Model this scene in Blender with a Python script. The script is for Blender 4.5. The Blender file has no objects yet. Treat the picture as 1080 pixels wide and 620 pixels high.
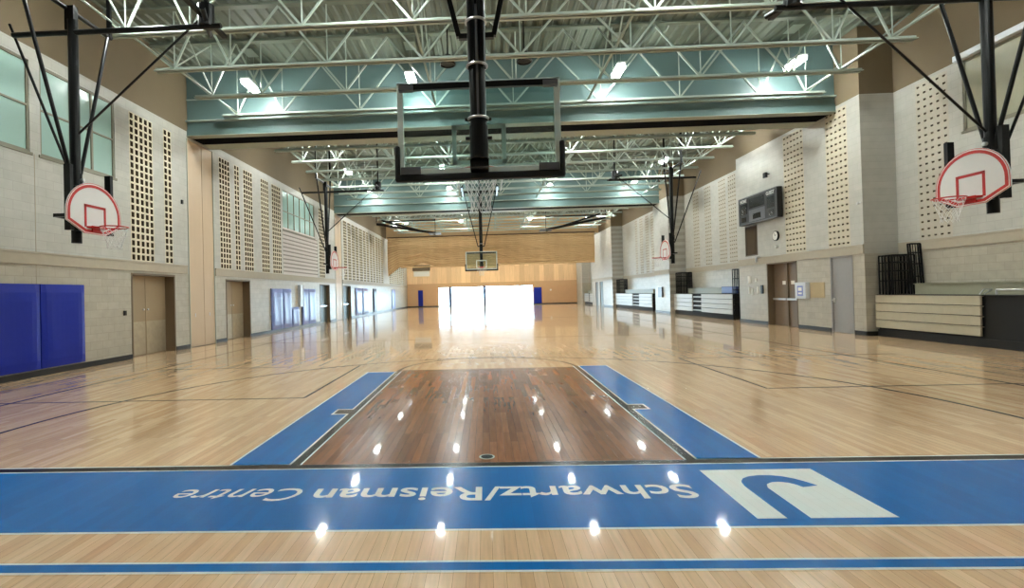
import bpy, math, random
from mathutils import Vector, Matrix
random.seed(7)
S = bpy.context.scene
COL = S.collection

# ------------------------------------------------------------------ camera
YAW, PITCH, ROLL = .0358, .0093, -.0261
sy, cy = math.sin(YAW), math.cos(YAW); sp, cp = math.sin(PITCH), math.cos(PITCH)
Fw = Vector((-sy*cp, cy*cp, sp)); Rt = Vector((cy, sy, 0)); Up = Rt.cross(Fw)
c_, s_ = math.cos(ROLL), math.sin(ROLL)
cx_ = Rt*c_ + Up*s_; cyv = -Rt*s_ + Up*c_; cz = -Fw
cam_data = bpy.data.cameras.new('camera'); cam = bpy.data.objects.new('camera', cam_data); COL.objects.link(cam)
cam.matrix_world = Matrix(((cx_.x, cyv.x, cz.x, 0), (cx_.y, cyv.y, cz.y, 0), (cx_.z, cyv.z, cz.z, 1.58), (0, 0, 0, 1)))
cam_data.sensor_fit = 'HORIZONTAL'; cam_data.sensor_width = 36
cam_data.lens = 530/1080*36
cam_data.shift_x = (540-493.23)/1080; cam_data.shift_y = (304.35-310)/1080
cam_data.clip_end = 300
S.camera = cam
# ------------------------------------------------------------------ light
LAMP_STRENGTH = 240
SKY_STRENGTH = 34
W = bpy.data.worlds.new('sky'); S.world = W; W.use_nodes = True
W.node_tree.nodes['Background'].inputs[0].default_value = (.70, .87, 1, 1)
W.node_tree.nodes['Background'].inputs[1].default_value = SKY_STRENGTH
S.view_settings.view_transform = 'Standard'; S.view_settings.look = 'None'
S.view_settings.exposure = -0.25; S.view_settings.gamma = 1; S.view_settings.use_curve_mapping = False
pl = bpy.data.lights.new('window_portal', 'AREA'); pl.shape = 'RECTANGLE'; pl.size = 11.9; pl.size_y = 2.5; pl.cycles.is_portal = True
po = bpy.data.objects.new('window_portal', pl); COL.objects.link(po)
po.location = (0, 63.5, 1.2); po.rotation_euler = (-math.pi/2, 0, 0)

# ------------------------------------------------------------------ helpers
def lin(c):
    return tuple(((v/255)/12.92 if v/255 <= .04045 else ((v/255+.055)/1.055)**2.4) for v in c)
def mat(name, rgb, rough=.5, metal=0, noise=0, nscale=8, bump=0, coat=0, spec=.5, stretch=(1,1,1), emit=None):
    m = bpy.data.materials.new(name); m.use_nodes = True
    nt = m.node_tree; b = nt.nodes['Principled BSDF']
    col = (*lin(rgb), 1)
    b.inputs['Base Color'].default_value = col
    b.inputs['Roughness'].default_value = rough; b.inputs['Metallic'].default_value = metal
    b.inputs['Coat Weight'].default_value = coat; b.inputs['Specular IOR Level'].default_value = spec
    g = nt.nodes.new('ShaderNodeNewGeometry')
    mp = nt.nodes.new('ShaderNodeMapping'); mp.inputs['Scale'].default_value = stretch
    nt.links.new(g.outputs['Position'], mp.inputs[0])
    n = nt.nodes.new('ShaderNodeTexNoise'); n.inputs['Scale'].default_value = nscale; n.inputs['Detail'].default_value = 4
    nt.links.new(mp.outputs[0], n.inputs['Vector'])
    if noise:
        mx = nt.nodes.new('ShaderNodeMix'); mx.data_type = 'RGBA'
        mx.inputs['A'].default_value = tuple(v*(1-noise) for v in col[:3])+(1,)
        mx.inputs['B'].default_value = tuple(min(1, v*(1+noise)) for v in col[:3])+(1,)
        nt.links.new(n.outputs['Fac'], mx.inputs['Factor']); nt.links.new(mx.outputs['Result'], b.inputs['Base Color'])
    if bump:
        bp = nt.nodes.new('ShaderNodeBump'); bp.inputs['Strength'].default_value = bump; bp.inputs['Distance'].default_value = .01
        nt.links.new(n.outputs['Fac'], bp.inputs['Height']); nt.links.new(bp.outputs[0], b.inputs['Normal'])
    if emit:
        b.inputs['Emission Color'].default_value = (*emit[:3], 1); b.inputs['Emission Strength'].default_value = emit[3]
    return m
def pos_vec(nt, order):
    g = nt.nodes.new('ShaderNodeNewGeometry'); sx = nt.nodes.new('ShaderNodeSeparateXYZ'); cb = nt.nodes.new('ShaderNodeCombineXYZ')
    nt.links.new(g.outputs['Position'], sx.inputs[0])
    for i, a in enumerate(order): nt.links.new(sx.outputs['XYZ'.index(a)], cb.inputs[i])
    return cb.outputs[0]
def brick_mat(name, c1, c2, cm, order, bw, bh, mortar, rough, bump=.2, bias=0, offset=.5, grain=None, coat=0, wave=0, freq=2):
    m = bpy.data.materials.new(name); m.use_nodes = True
    nt = m.node_tree; b = nt.nodes['Principled BSDF']; L = nt.links.new
    v = pos_vec(nt, order)
    br = nt.nodes.new('ShaderNodeTexBrick'); br.offset = offset; br.offset_frequency = freq
    br.inputs['Color1'].default_value = (*lin(c1), 1); br.inputs['Color2'].default_value = (*lin(c2), 1); br.inputs['Mortar'].default_value = (*lin(cm), 1)
    br.inputs['Scale'].default_value = 1; br.inputs['Brick Width'].default_value = bw; br.inputs['Row Height'].default_value = bh
    br.inputs['Mortar Size'].default_value = mortar; br.inputs['Mortar Smooth'].default_value = .3; br.inputs['Bias'].default_value = bias
    L(v, br.inputs['Vector']); out = br.outputs['Color']
    if grain:
        sc, amt, st = grain
        mp = nt.nodes.new('ShaderNodeMapping'); mp.inputs['Scale'].default_value = st; L(v, mp.inputs[0])
        n = nt.nodes.new('ShaderNodeTexNoise'); n.inputs['Scale'].default_value = sc; n.inputs['Detail'].default_value = 5; L(mp.outputs[0], n.inputs['Vector'])
        mr = nt.nodes.new('ShaderNodeMapRange'); mr.inputs['To Min'].default_value = 1-amt; mr.inputs['To Max'].default_value = 1+amt
        mr.inputs['From Min'].default_value = .3; mr.inputs['From Max'].default_value = .7; L(n.outputs['Fac'], mr.inputs['Value'])
        vm = nt.nodes.new('ShaderNodeVectorMath'); vm.operation = 'SCALE'; L(out, vm.inputs[0]); L(mr.outputs[0], vm.inputs['Scale']); out = vm.outputs[0]
    L(out, b.inputs['Base Color'])
    b.inputs['Roughness'].default_value = rough; b.inputs['Coat Weight'].default_value = coat; b.inputs['Coat Roughness'].default_value = .045
    if coat: b.inputs['Specular IOR Level'].default_value = .3 if coat > .5 else .08
    bp = nt.nodes.new('ShaderNodeBump'); bp.inputs['Strength'].default_value = bump; bp.inputs['Distance'].default_value = .003; bp.invert = True
    L(br.outputs['Fac'], bp.inputs['Height']); nrm = bp.outputs[0]
    if wave:
        mp = nt.nodes.new('ShaderNodeMapping'); mp.inputs['Scale'].default_value = (1.6, 16, 1); L(v, mp.inputs[0])
        n = nt.nodes.new('ShaderNodeTexNoise'); n.inputs['Scale'].default_value = 2.2; n.inputs['Detail'].default_value = 3; L(mp.outputs[0], n.inputs['Vector'])
        b2 = nt.nodes.new('ShaderNodeBump'); b2.inputs['Strength'].default_value = wave; b2.inputs['Distance'].default_value = .0025
        L(n.outputs['Fac'], b2.inputs['Height']); L(nrm, b2.inputs['Normal']); nrm = b2.outputs[0]
    L(nrm, b.inputs['Normal'])
    if coat: L(nrm, b.inputs['Coat Normal'])
    return m
def glass_mat(name, tint, gloss=.12):
    m = bpy.data.materials.new(name); m.use_nodes = True; nt = m.node_tree; nt.nodes.clear()
    o = nt.nodes.new('ShaderNodeOutputMaterial'); t = nt.nodes.new('ShaderNodeBsdfTransparent'); g = nt.nodes.new('ShaderNodeBsdfGlossy')
    t.inputs[0].default_value = (*lin(tint), 1); g.inputs['Roughness'].default_value = .03
    mx = nt.nodes.new('ShaderNodeMixShader'); mx.inputs[0].default_value = gloss
    nt.links.new(t.outputs[0], mx.inputs[1]); nt.links.new(g.outputs[0], mx.inputs[2]); nt.links.new(mx.outputs[0], o.inputs[0])
    return m

class MB:
    def __init__(s): s.v = []; s.f = []; s.m = []
    def face(s, pts, mi=0):
        n = len(s.v); s.v += [tuple(p) for p in pts]; s.f.append(tuple(range(n, n+len(pts)))); s.m.append(mi)
    def box(s, a, b, mi=0):
        x0, x1 = sorted((a[0], b[0])); y0, y1 = sorted((a[1], b[1])); z0, z1 = sorted((a[2], b[2])); n = len(s.v)
        s.v += [(x0,y0,z0),(x1,y0,z0),(x1,y1,z0),(x0,y1,z0),(x0,y0,z1),(x1,y0,z1),(x1,y1,z1),(x0,y1,z1)]
        for q in ((0,3,2,1),(4,5,6,7),(0,1,5,4),(1,2,6,5),(2,3,7,6),(3,0,4,7)): s.f.append(tuple(n+i for i in q)); s.m.append(mi)
        return s
    def tube(s, p, q, r, k=8, r2=None, mi=0, square=False):
        p, q = Vector(p), Vector(q); d = (q-p).normalized(); r2 = r if r2 is None else r2
        u = d.orthogonal().normalized() if abs(d.z) > .999 else d.cross(Vector((0,0,1))).normalized(); w = d.cross(u)
        if square: k = 4
        off = math.pi/4 if square else 0; f = math.sqrt(2) if square else 1
        n = len(s.v)
        for c, rr in ((p, r), (q, r2)):
            for i in range(k):
                a = 2*math.pi*i/k+off; s.v.append(tuple(c+(u*math.cos(a)+w*math.sin(a))*rr*f))
        for i in range(k):
            j = (i+1) % k; s.f.append((n+i, n+j, n+k+j, n+k+i)); s.m.append(mi)
        s.f.append(tuple(n+i for i in reversed(range(k)))); s.m.append(mi)
        s.f.append(tuple(n+k+i for i in range(k))); s.m.append(mi)
        return s
    def path(s, pts, r, k=8, mi=0, square=False):
        for a, b in zip(pts, pts[1:]): s.tube(a, b, r, k, mi=mi, square=square)
        return s
    def ring(s, c, R, r, axis='Z', n=24, k=8, mi=0):
        b0 = len(s.v)
        for i in range(n):
            a = 2*math.pi*i/n
            for j in range(k):
                t = 2*math.pi*j/k; rr = R+r*math.cos(t); h = r*math.sin(t)
                p = {'Z': (rr*math.cos(a), rr*math.sin(a), h), 'Y': (rr*math.cos(a), h, rr*math.sin(a)), 'X': (h, rr*math.cos(a), rr*math.sin(a))}[axis]
                s.v.append((c[0]+p[0], c[1]+p[1], c[2]+p[2]))
        for i in range(n):
            for j in range(k):
                s.f.append((b0+i*k+j, b0+((i+1)%n)*k+j, b0+((i+1)%n)*k+(j+1)%k, b0+i*k+(j+1)%k)); s.m.append(mi)
        return s
    def prism(s, poly, ax, a, b, mi=0):   # polygon in the plane normal to ax, extruded a..b
        def P(q, h): return {'X': (h, q[0], q[1]), 'Y': (q[0], h, q[1]), 'Z': (q[0], q[1], h)}[ax]
        n = len(poly); b0 = len(s.v); s.v += [P(q, a) for q in poly]+[P(q, b) for q in poly]
        s.f.append(tuple(range(b0+n-1, b0-1, -1))); s.m.append(mi); s.f.append(tuple(range(b0+n, b0+2*n))); s.m.append(mi)
        for i in range(n): j = (i+1) % n; s.f.append((b0+i, b0+j, b0+n+j, b0+n+i)); s.m.append(mi)
        return s
    def build(s, name, mats, parent=None, bevel=0, smooth=False, loc=None):
        me = bpy.data.meshes.new(name); me.from_pydata(s.v, [], s.f)
        if not isinstance(mats, (list, tuple)): mats = [mats]
        for m in mats: me.materials.append(m)
        me.polygons.foreach_set('material_index', s.m)
        if smooth: me.polygons.foreach_set('use_smooth', [True]*len(s.f))
        me.update()
        o = bpy.data.objects.new(name, me); COL.objects.link(o)
        if parent: o.parent = parent
        if loc: o.location = loc
        if bevel:
            bm = o.modifiers.new('bevel', 'BEVEL'); bm.width = bevel; bm.segments = 2; bm.limit_method = 'ANGLE'
        return o
def empty(name, loc=(0,0,0), rz=0):
    o = bpy.data.objects.new(name, None); COL.objects.link(o); o.location = loc; o.rotation_euler = (0, 0, rz); o.empty_display_size = .1
    return o
def tag(o, label=None, cat=None, group=None, kind=None):
    for k, v in (('label', label), ('category', cat), ('group', group), ('kind', kind)):
        if v: o[k] = v
    return o
def struct(o, label=None, cat=None): return tag(o, label, cat, None, 'structure')
def kids(o): return [c for c in bpy.data.objects if c.parent == o]
def copy_tree(o, parent=None):
    ch = kids(o); c = o.copy(); COL.objects.link(c); c.parent = parent
    for k in ch: copy_tree(k, c)
    return c

# ------------------------------------------------------------------ materials
M = {}
M['maple'] = brick_mat('maple_floor', (238,202,160), (218,176,134), (150,110,72), 'YXZ', .95, .075, .0012, .24, .12, 0, .37, (3, .10, (1, 14, 1)), coat=.75, wave=.018, freq=3)
M['stain'] = brick_mat('stained_maple', (146,96,62), (114,72,46), (72,46,32), 'YXZ', .95, .075, .0014, .24, .06, -.1, .37, (3, .14, (1, 10, 1)), coat=.22, wave=.018, freq=3)
def paint(name, rgb, amt=.03): return brick_mat(name, tuple(min(255, c*(1+amt)) for c in rgb), tuple(c*(1-amt) for c in rgb), tuple(c*.86 for c in rgb), 'YXZ', .95, .075, .0008, .24, .1, 0, .37, coat=.22, wave=.018, freq=3)
M['blue'] = paint('blue_court_paint', (0,104,178)); M['white'] = paint('white_court_paint', (228,236,232), .01); M['black'] = paint('black_court_paint', (14,14,16), .01)
M['line'] = paint('dark_line_paint', (40,30,34)); M['thin'] = paint('faint_line_paint', (140,104,76))
CR = 'YZX'
M['block_low'] = brick_mat('lower_block', (172,165,150), (164,157,142), (148,142,129), CR, .4, .2, .005, .38, .25, grain=(5,.06,(1,1,1)))
M['block_up'] = brick_mat('upper_block', (178,176,168), (172,170,162), (158,155,146), CR, .4, .2, .004, .45, .2, grain=(4,.05,(1,1,1)))
M['upper'] = mat('upper_wall_brown', (106,92,70), .8, noise=.06, nscale=2)  # darker brown than the blocks below it
M['block_low_x'] = brick_mat('lower_block_x', (182,170,146), (174,162,138), (156,145,124), 'XZY', .4, .2, .005, .38, .25)
M['block_up_x'] = brick_mat('upper_block_x', (188,178,160), (182,172,154), (170,160,142), 'XZY', .4, .2, .004, .45, .2)
M['band'] = mat('concrete_band', (166,156,138), .6, noise=.08, nscale=6, bump=.1)
M['base'] = mat('black_vinyl_base', (6,6,6), .45, noise=.1)
M['acoustic'] = mat('acoustic_block', (196,186,160), .6, noise=.05, nscale=12)
M['acoustic_y'] = mat('yellowed_acoustic_block', (188,179,157), .6, noise=.05, nscale=12)
M['acoustic_r'] = mat('plain_acoustic_block', (178,171,156), .6, noise=.05, nscale=12)
M['slot'] = mat('slot_foam_painted_shade', (78,64,48), .9, noise=.1)  # dark foam colour, also painting shade onto hole sides and right-wall slots
M['ribw'] = mat('ribbed_wall', (200,192,186), .6, noise=.04)
M['ribg'] = mat('ribbed_wall_groove', (140,132,126), .7, noise=.04)
M['deck'] = mat('roof_deck', (106,114,102), .55, noise=.08, nscale=1.5)
M['steel'] = mat('pale_green_steel', (168,180,170), .45, noise=.05, nscale=3)
M['steel_dk'] = mat('duller_deck_steel', (118,126,112), .5, noise=.05, nscale=3)
M['teal'] = mat('teal_bulkhead_paint', (92,115,114), .42, noise=.06, nscale=1)
M['beige'] = mat('beige_beam_paint', (156,164,152), .5, noise=.04)
M['void'] = mat('track_slot_shade', (2,2,2), .9, noise=.1, spec=.05)  # near-black fill that paints the shade inside the deep partition slot
M['peach'] = mat('peach_laminate', (192,168,140), .45, noise=.04, nscale=2)
M['peach_d'] = mat('dark_peach_edge', (96,70,48), .5, noise=.04)
M['door'] = mat('taupe_door_paint', (150,132,106), .5, noise=.05, nscale=3)
M['jamb'] = mat('brown_jamb', (104,88,68), .5, noise=.08, nscale=5)
M['doorbrown'] = mat('brown_door', (112,94,76), .45, noise=.06)
M['kick'] = mat('scuffed_kick_plate', (172,160,138), .35, .5, noise=.2, nscale=9)
M['grey_door'] = mat('grey_door_paint', (140,138,138), .45, noise=.05)
M['teal_door'] = mat('dark_teal_door', (62,74,72), .45, noise=.05)
M['chrome'] = mat('brushed_steel', (205,205,205), .3, .9, noise=.04)
M['pad'] = mat('blue_vinyl', (12,34,140), .5, spec=.25, noise=.12, nscale=2.5, bump=.35)
M['pad2'] = mat('pale_blue_vinyl', (120,136,196), .32, noise=.1, nscale=3, bump=.3)
M['pad_d'] = mat('dark_blue_vinyl', (26,32,70), .4, noise=.1)
M['teal_pane'] = mat('teal_window_film', (156,186,178), .22, noise=.05, nscale=.8)
M['frame'] = mat('window_frame_metal', (128,124,108), .45, .2, noise=.05)
M['blk'] = mat('black_powder_coat', (4,4,5), .3, spec=.3, noise=.15, nscale=6)
M['rubber'] = mat('black_rubber_pad', (3,3,4), .6, noise=.15)
M['alu'] = mat('aluminium_frame', (206,220,218), .45, .1, noise=.05)
M['bbw'] = mat('white_backboard', (226,224,222), .35, noise=.02)
M['red'] = mat('red_paint', (190,36,32), .35, noise=.05)
M['net'] = mat('white_nylon_net', (225,225,225), .7, noise=.03)
M['mark'] = mat('backboard_marking', (232,242,238), .5, noise=.02)
M['glass'] = glass_mat('backboard_glass', (232,244,243), .05)
M['wglass'] = glass_mat('window_glass', (240,248,250), .06)
M['lamp'] = mat('lamp_diffuser', (255,255,255), .4, emit=(.93, 1, .96, LAMP_STRENGTH))
M['lamph'] = mat('lamp_housing', (230,230,228), .4, noise=.02)
M['bl_tan'] = mat('tan_bleacher_fascia', (176,168,146), .42, noise=.08, nscale=6)
M['bl_seat'] = mat('grey_green_seat', (150,148,126), .45, noise=.06)
M['bl_grey'] = mat('light_grey_bleacher_fascia', (188,188,184), .4, noise=.06)
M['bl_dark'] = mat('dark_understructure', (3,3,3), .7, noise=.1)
M['bluepl'] = mat('blue_plastic', (40,60,130), .4, noise=.05)
M['curtain'] = mat('tan_curtain_cloth', (212,176,130), .8, noise=.06, nscale=5, stretch=(6,1,.4))
M['tanwall'] = mat('tan_bulkhead', (206,172,128), .6, noise=.05)
M['paper'] = mat('white_paper', (228,226,218), .6, noise=.02)
M['cabinet'] = mat('white_cabinet', (206,210,216), .35, noise=.03)
M['board'] = mat('tan_board', (176,158,124), .6, noise=.06)
M['sb'] = mat('scoreboard_black', (22,22,26), .35, noise=.1)
M['sbd'] = mat('scoreboard_display', (8,8,10), .2, noise=.1)
M['sbw'] = mat('scoreboard_lettering', (220,220,220), .5, noise=.02)
M['sbg'] = mat('scoreboard_grey', (90,92,98), .4, noise=.05)
M['vent'] = mat('louvre_brown', (92,80,66), .5, noise=.1)
M['spk'] = mat('speaker_black', (22,22,22), .5, noise=.1)
m = brick_mat('plywood_panels', (246,210,164), (214,178,136), (150,110,76), 'XZY', .61, 2.44, .004, .45, .1, 0, 0, grain=(2,.08,(6,.4,1))); M['ply'] = m
M['plylow'] = mat('lower_wall_tan', (205,165,125), .4, noise=.06, nscale=2)

# ------------------------------------------------------------------ room dimensions
XL, XR, XR2 = -9.88, 11.35, 12.35
YN, YF, ZD = -2.2, 63.0, 9.3
ZB = 2.46          # top of lower blocks
ZU = 7.25          # top of upper blocks

# ------------------------------------------------------------------ walls (depth along x)
def wall_x(xf, sgn, thick, y0, y1, ops, mb):
    """xf: visible face; sgn: direction away from the room; ops: (y0,y1,z0,z1,depth)"""
    ys = sorted({y0, y1, *[o[0] for o in ops], *[o[1] for o in ops]}); zs = sorted({0, ZB, ZU, ZD, *[o[2] for o in ops], *[o[3] for o in ops]})
    ys = [y for y in ys if y0 <= y <= y1]
    for a, b in zip(ys, ys[1:]):
        for c, d in zip(zs, zs[1:]):
            ym, zm = (a+b)/2, (c+d)/2; dep = 0
            for o in ops:
                if o[0] < ym < o[1] and o[2] < zm < o[3]: dep = max(dep, o[4])
            if dep >= thick: continue
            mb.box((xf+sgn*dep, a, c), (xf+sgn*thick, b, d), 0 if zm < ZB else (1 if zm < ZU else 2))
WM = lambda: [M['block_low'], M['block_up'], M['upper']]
# acoustic block strips: (y0, columns)
CW, RH = .2, .2
def strip_rows(z0=2.75, z1=6.95): return z0, z1
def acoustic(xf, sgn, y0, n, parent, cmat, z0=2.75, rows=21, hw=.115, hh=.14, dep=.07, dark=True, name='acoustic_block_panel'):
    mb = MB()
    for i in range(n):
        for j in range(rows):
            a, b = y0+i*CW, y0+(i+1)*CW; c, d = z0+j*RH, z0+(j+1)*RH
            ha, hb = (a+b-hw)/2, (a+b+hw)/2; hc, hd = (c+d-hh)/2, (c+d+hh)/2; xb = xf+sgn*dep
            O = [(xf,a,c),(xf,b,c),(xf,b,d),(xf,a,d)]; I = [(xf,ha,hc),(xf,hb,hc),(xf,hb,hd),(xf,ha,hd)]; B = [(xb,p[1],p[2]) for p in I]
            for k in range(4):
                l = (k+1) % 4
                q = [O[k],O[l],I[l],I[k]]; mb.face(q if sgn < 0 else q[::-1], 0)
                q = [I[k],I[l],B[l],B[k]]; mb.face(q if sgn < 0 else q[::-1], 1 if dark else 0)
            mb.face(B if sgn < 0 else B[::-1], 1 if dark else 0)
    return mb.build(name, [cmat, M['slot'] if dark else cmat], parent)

# left wall
def even(y0, y1): # list of (start, cols)
    out = []; y = y0
    while y+.8 < y1:
        n = random.choice((4, 4, 5)); out.append((round(y,2), n)); y += n*CW+random.choice((.3, .4))
    return out
L_strips = [(13.7,5),(15.2,2),(18.45,4),(19.6,2),(20.35,4),(21.95,4),(23.1,5),(29.7,5)] + even(34.9, 48.8) + even(51.5, 61)
L_doors = [(13.67,15.65,0,2.4,.35),(18.78,20.75,0,2.36,.35),(29.6,31.5,0,2.36,.25),(34.5,36.5,0,2.36,.25)]
L_wins = [(5.6,7.9,4.92,6.95,.2),(8.25,10.62,4.92,6.95,.2),(10.88,13.15,4.92,6.95,.2),(24.35,28.95,5.0,6.95,.2)]
ops = list(L_doors)+list(L_wins)+[(y, y+n*CW, 2.75, 6.95, .08) for y, n in L_strips]+[(24.3,29.35,2.75,5.0,.05),(16.42,18.0,0,7.0,.06),(32.8,34.35,0,7.0,.06)]
mb = MB(); wall_x(XL, -1, .6, YN, YF, ops, mb)
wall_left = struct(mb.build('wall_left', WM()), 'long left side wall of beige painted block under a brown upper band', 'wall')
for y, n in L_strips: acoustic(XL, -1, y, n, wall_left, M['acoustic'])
mb = MB(); z = 2.75
while z < 4.99:
    mb.box((XL-.05, 24.3, z), (XL-.005, 29.35, z+.13), 0); mb.box((XL-.05, 24.3, z+.13), (XL-.035, 29.35, min(5, z+.2)), 1); z += .2
mb.build('ribbed_block_panel', [M['ribw'], M['ribg']], wall_left)
# control joints
mb = MB()
for y in (10.72,): mb.box((XL-.001, y-.008, .1), (XL+.004, y+.008, 4.9))
mb.build('wall_joint', M['band'], wall_left)
# right wall: recesses at XR2, projections at XR
R_doors = [(18.72,20.68,0,2.47,.3),(15.94,16.95,0,2.46,.06),(49.0,50.4,0,2.4,.1),(51.2,52.3,0,2.4,.1)]
R_strips = [(16.0,5),(18.15,6)]
ops = R_doors+[(y, y+n*CW, 2.75, 7.15, .05) for y, n in R_strips]+[(21.3,22.3,2.85,4.15,.12)]
mb = MB(); wall_x(XR, 1, 1.6, 15.45, 22.9, ops, mb)
wall_x(XR, 1, 1.6, 31.4, 34.1, [], mb)
wall_x(XR, 1, 1.6, 45.4, 54.0, ops, mb); wall_x(XR, 1, 1.6, 59.5, YF, [], mb)
RR = [(13.7,5),(25.0,4),(26.05,4),(27.75,4),(29.3,4),(36.9,4),(38.2,4),(39.6,4),(41.0,3),(55.5,4),(57,4)]
W2 = [(9.6,13.3,5.4,7.2,.15)]
ops = [(y, y+n*CW, 2.75, 7.15, .05) for y, n in RR]+W2
for a, b in ((YN,15.45),(22.9,31.4),(34.1,45.4),(54.0,59.5)): wall_x(XR2, 1, .6, a, b, ops, mb)
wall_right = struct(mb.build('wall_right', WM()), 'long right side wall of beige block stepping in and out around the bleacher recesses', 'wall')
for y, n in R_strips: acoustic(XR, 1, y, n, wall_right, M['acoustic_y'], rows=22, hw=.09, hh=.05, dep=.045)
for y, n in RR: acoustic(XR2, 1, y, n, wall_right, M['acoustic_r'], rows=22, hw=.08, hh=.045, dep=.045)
# near and far walls
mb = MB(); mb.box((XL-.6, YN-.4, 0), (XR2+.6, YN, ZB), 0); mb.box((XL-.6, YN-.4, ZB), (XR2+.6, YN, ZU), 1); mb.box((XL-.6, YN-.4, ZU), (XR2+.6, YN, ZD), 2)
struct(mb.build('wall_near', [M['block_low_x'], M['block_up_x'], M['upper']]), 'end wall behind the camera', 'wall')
WX = [(-5.95,-4.55),(-4.35,-3.0),(-3.0,-1.6),(-1.6,-.25),(-.05,1.35),(1.35,2.7),(2.7,4.3),(4.3,5.9)]
mb = MB(); WA, WB, WT = -5.95, 5.9, 2.42
mb.box((XL-.6, YF, 0), (WA, YF+.4, 2.9), 1); mb.box((WB, YF, 0), (XR2+.6, YF+.4, 2.9), 1); mb.box((WA, YF, WT), (WB, YF+.4, 2.9), 1)
mb.box((XL-.6, YF, 2.9), (XR2+.6, YF+.4, ZD), 0)
wall_far = struct(mb.build('wall_far', [M['ply'], M['plylow']]), 'far end wall of upright plywood panels above glazed doors', 'wall')
# far glazing
wf = MB()
for a, b in ((WA, WA+.06),(-4.55,-4.35),(-.25,-.05),(WB-.06, WB)): wf.box((a, YF+.1, 0), (b, YF+.2, WT))
for x in (-3.0,-1.6,1.35,2.7,4.3): wf.box((x-.03, YF+.1, 0), (x+.03, YF+.18, WT))
wf.box((WA, YF+.1, WT-.07), (WB, YF+.2, WT)); wf.box((WA, YF+.1, 0), (WB, YF+.2, .06))
win = struct(wf.build('window_1', M['frame']), 'long row of bright glazed doors filling the middle of the far wall', 'window')
for x in (-4.45, -.15):
    p = MB(); p.box((x-.17, YF-.12, .02), (x+.17, YF+.1, WT)); p.build('padded_post', M['pad_d'], win)
for a, b in WX:
    p = MB(); p.box((a, YF+.14, .06), (b, YF+.155, WT-.07)); p.build('window_pane', M['wglass'], win)

# ------------------------------------------------------------------ floor
mb = MB(); mb.box((XL-.6, YN-.4, -.2), (XR2+1.2, YF+1.4, 0))
floor = struct(mb.build('floor', M['maple']), 'glossy maple strip gym floor with painted court lines', 'floor')
def slab(name, rects, m, z=.002, label=None):
    b = MB()
    for x0, y0, x1, y1 in rects: b.box((x0, y0, .0004), (x1, y1, z))
    o = b.build(name, m, floor)
    if label: o['label'] = label
    return o
H1 = 1.78
slab('key_area', [(-H1, 4.70, H1, 10.5)], M['stain'], .0015, 'dark stained wood rectangle of the key')
slab('painted_band', [(XL, 3.36, XR2, 4.72)], M['white'], .0012)
slab('blue_baseline_band', [(XL, 3.385, XR2, 4.575)], M['blue'], .002, 'blue band along the baseline')
slab('painted_band', [(XL, 2.86, XR2, 2.985)], M['white'], .0012)
slab('blue_baseline_band', [(XL, 2.88, XR2, 2.965)], M['blue'], .002, 'thin blue stripe in front of the band')
slab('baseline', [(XL, 4.60, XR2, 4.695)], M['black'], .0026, 'black baseline')
for s in (-1, 1):
    far = 10.3 if s < 0 else 10.6
    slab('lane_border', [tuple(sorted((s*H1, s*2.49)))[0:1]+(4.70,)+tuple(sorted((s*H1, s*2.49)))[1:]+(far+.03,)], M['white'], .0012)
    slab('lane_line', [(min(s*1.80, s*1.885), 4.69, max(s*1.80, s*1.885), 10.62)], M['black'], .0024)
    slab('blue_lane_panel', [(min(s*1.91, s*2.465), 4.72, max(s*1.91, s*2.465), far)], M['blue'], .0018)
    slab('lane_block', [(min(s*1.86, s*2.12), 6.68, max(s*1.86, s*2.12), 6.99)], M['white'], .0022)
    slab('lane_block', [(min(s*1.86, s*2.09), 6.72, max(s*1.86, s*2.09), 6.95)], M['black'], .0027)
b = MB()
def floor_arc(b, c, r, a0, a1, w=.05, n=48, z=.0021):
    for i in range(n):
        t0, t1 = a0+(a1-a0)*i/n, a0+(a1-a0)*(i+1)/n
        b.prism([(c[0]+rr*math.cos(t), c[1]+rr*math.sin(t)) for rr, t in ((r-w/2,t0),(r+w/2,t0),(r+w/2,t1),(r-w/2,t1))], 'Z', .0005, z)
floor_arc(b, (0, 10.48), 1.84, 0.0, math.pi); b.build('court_line', M['line'], floor)
b = MB(); floor_arc(b, (0, 6.2), 6.05, -.1, math.pi+.1, n=80)
for s in (-1, 1): b.box((s*6.02-.025, 4.7, .0005), (s*6.02+.025, 5.65, .0021))
b.build('court_line', M['line'], floor)['label'] = 'three point arc'
for x in (-7.68, 7.92): slab('court_line', [(x-.028, 4.7, x+.028, 30.4)], M['line'], .0021)
slab('court_line', [(-7.68, 30.35, 7.92, 30.4)], M['line'], .0021)
for x in (-7.68, 7.92): slab('court_line', [(x-.028, 33.5, x+.028, 59)], M['line'], .0021)
slab('court_line', [(-9.3, 17.5, 9.8, 17.54)], M['thin'], .0021)
for x0, x1, y in ((-8.7,-2.9,7.83),(4.3,9.0,7.9),(-7.68,-4.5,11.35),(4.28,9.0,11.45)): slab('court_line', [(x0, y-.018, x1, y+.018)], M['line'], .0019)
for x, y0, y1 in ((-2.9,7.83,11.35),(4.28,7.9,11.45)): slab('court_line', [(x-.02, y0, x+.02, y1)], M['line'], .0019)
slab('court_line', [(-8.82, 4.8, -8.80, 30)], M['thin'], .0017)
b = MB(); b.prism([(-.03+.075*math.cos(t*math.pi/12), 4.86+.075*math.sin(t*math.pi/12)) for t in range(24)], 'Z', .0005, .003)
b.build('floor_socket_rim', M['beige'], floor)
b = MB(); b.prism([(-.03+.058*math.cos(t*math.pi/12), 4.86+.058*math.sin(t*math.pi/12)) for t in range(24)], 'Z', .0005, .0036)
b.build('floor_socket', M['black'], floor)
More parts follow.
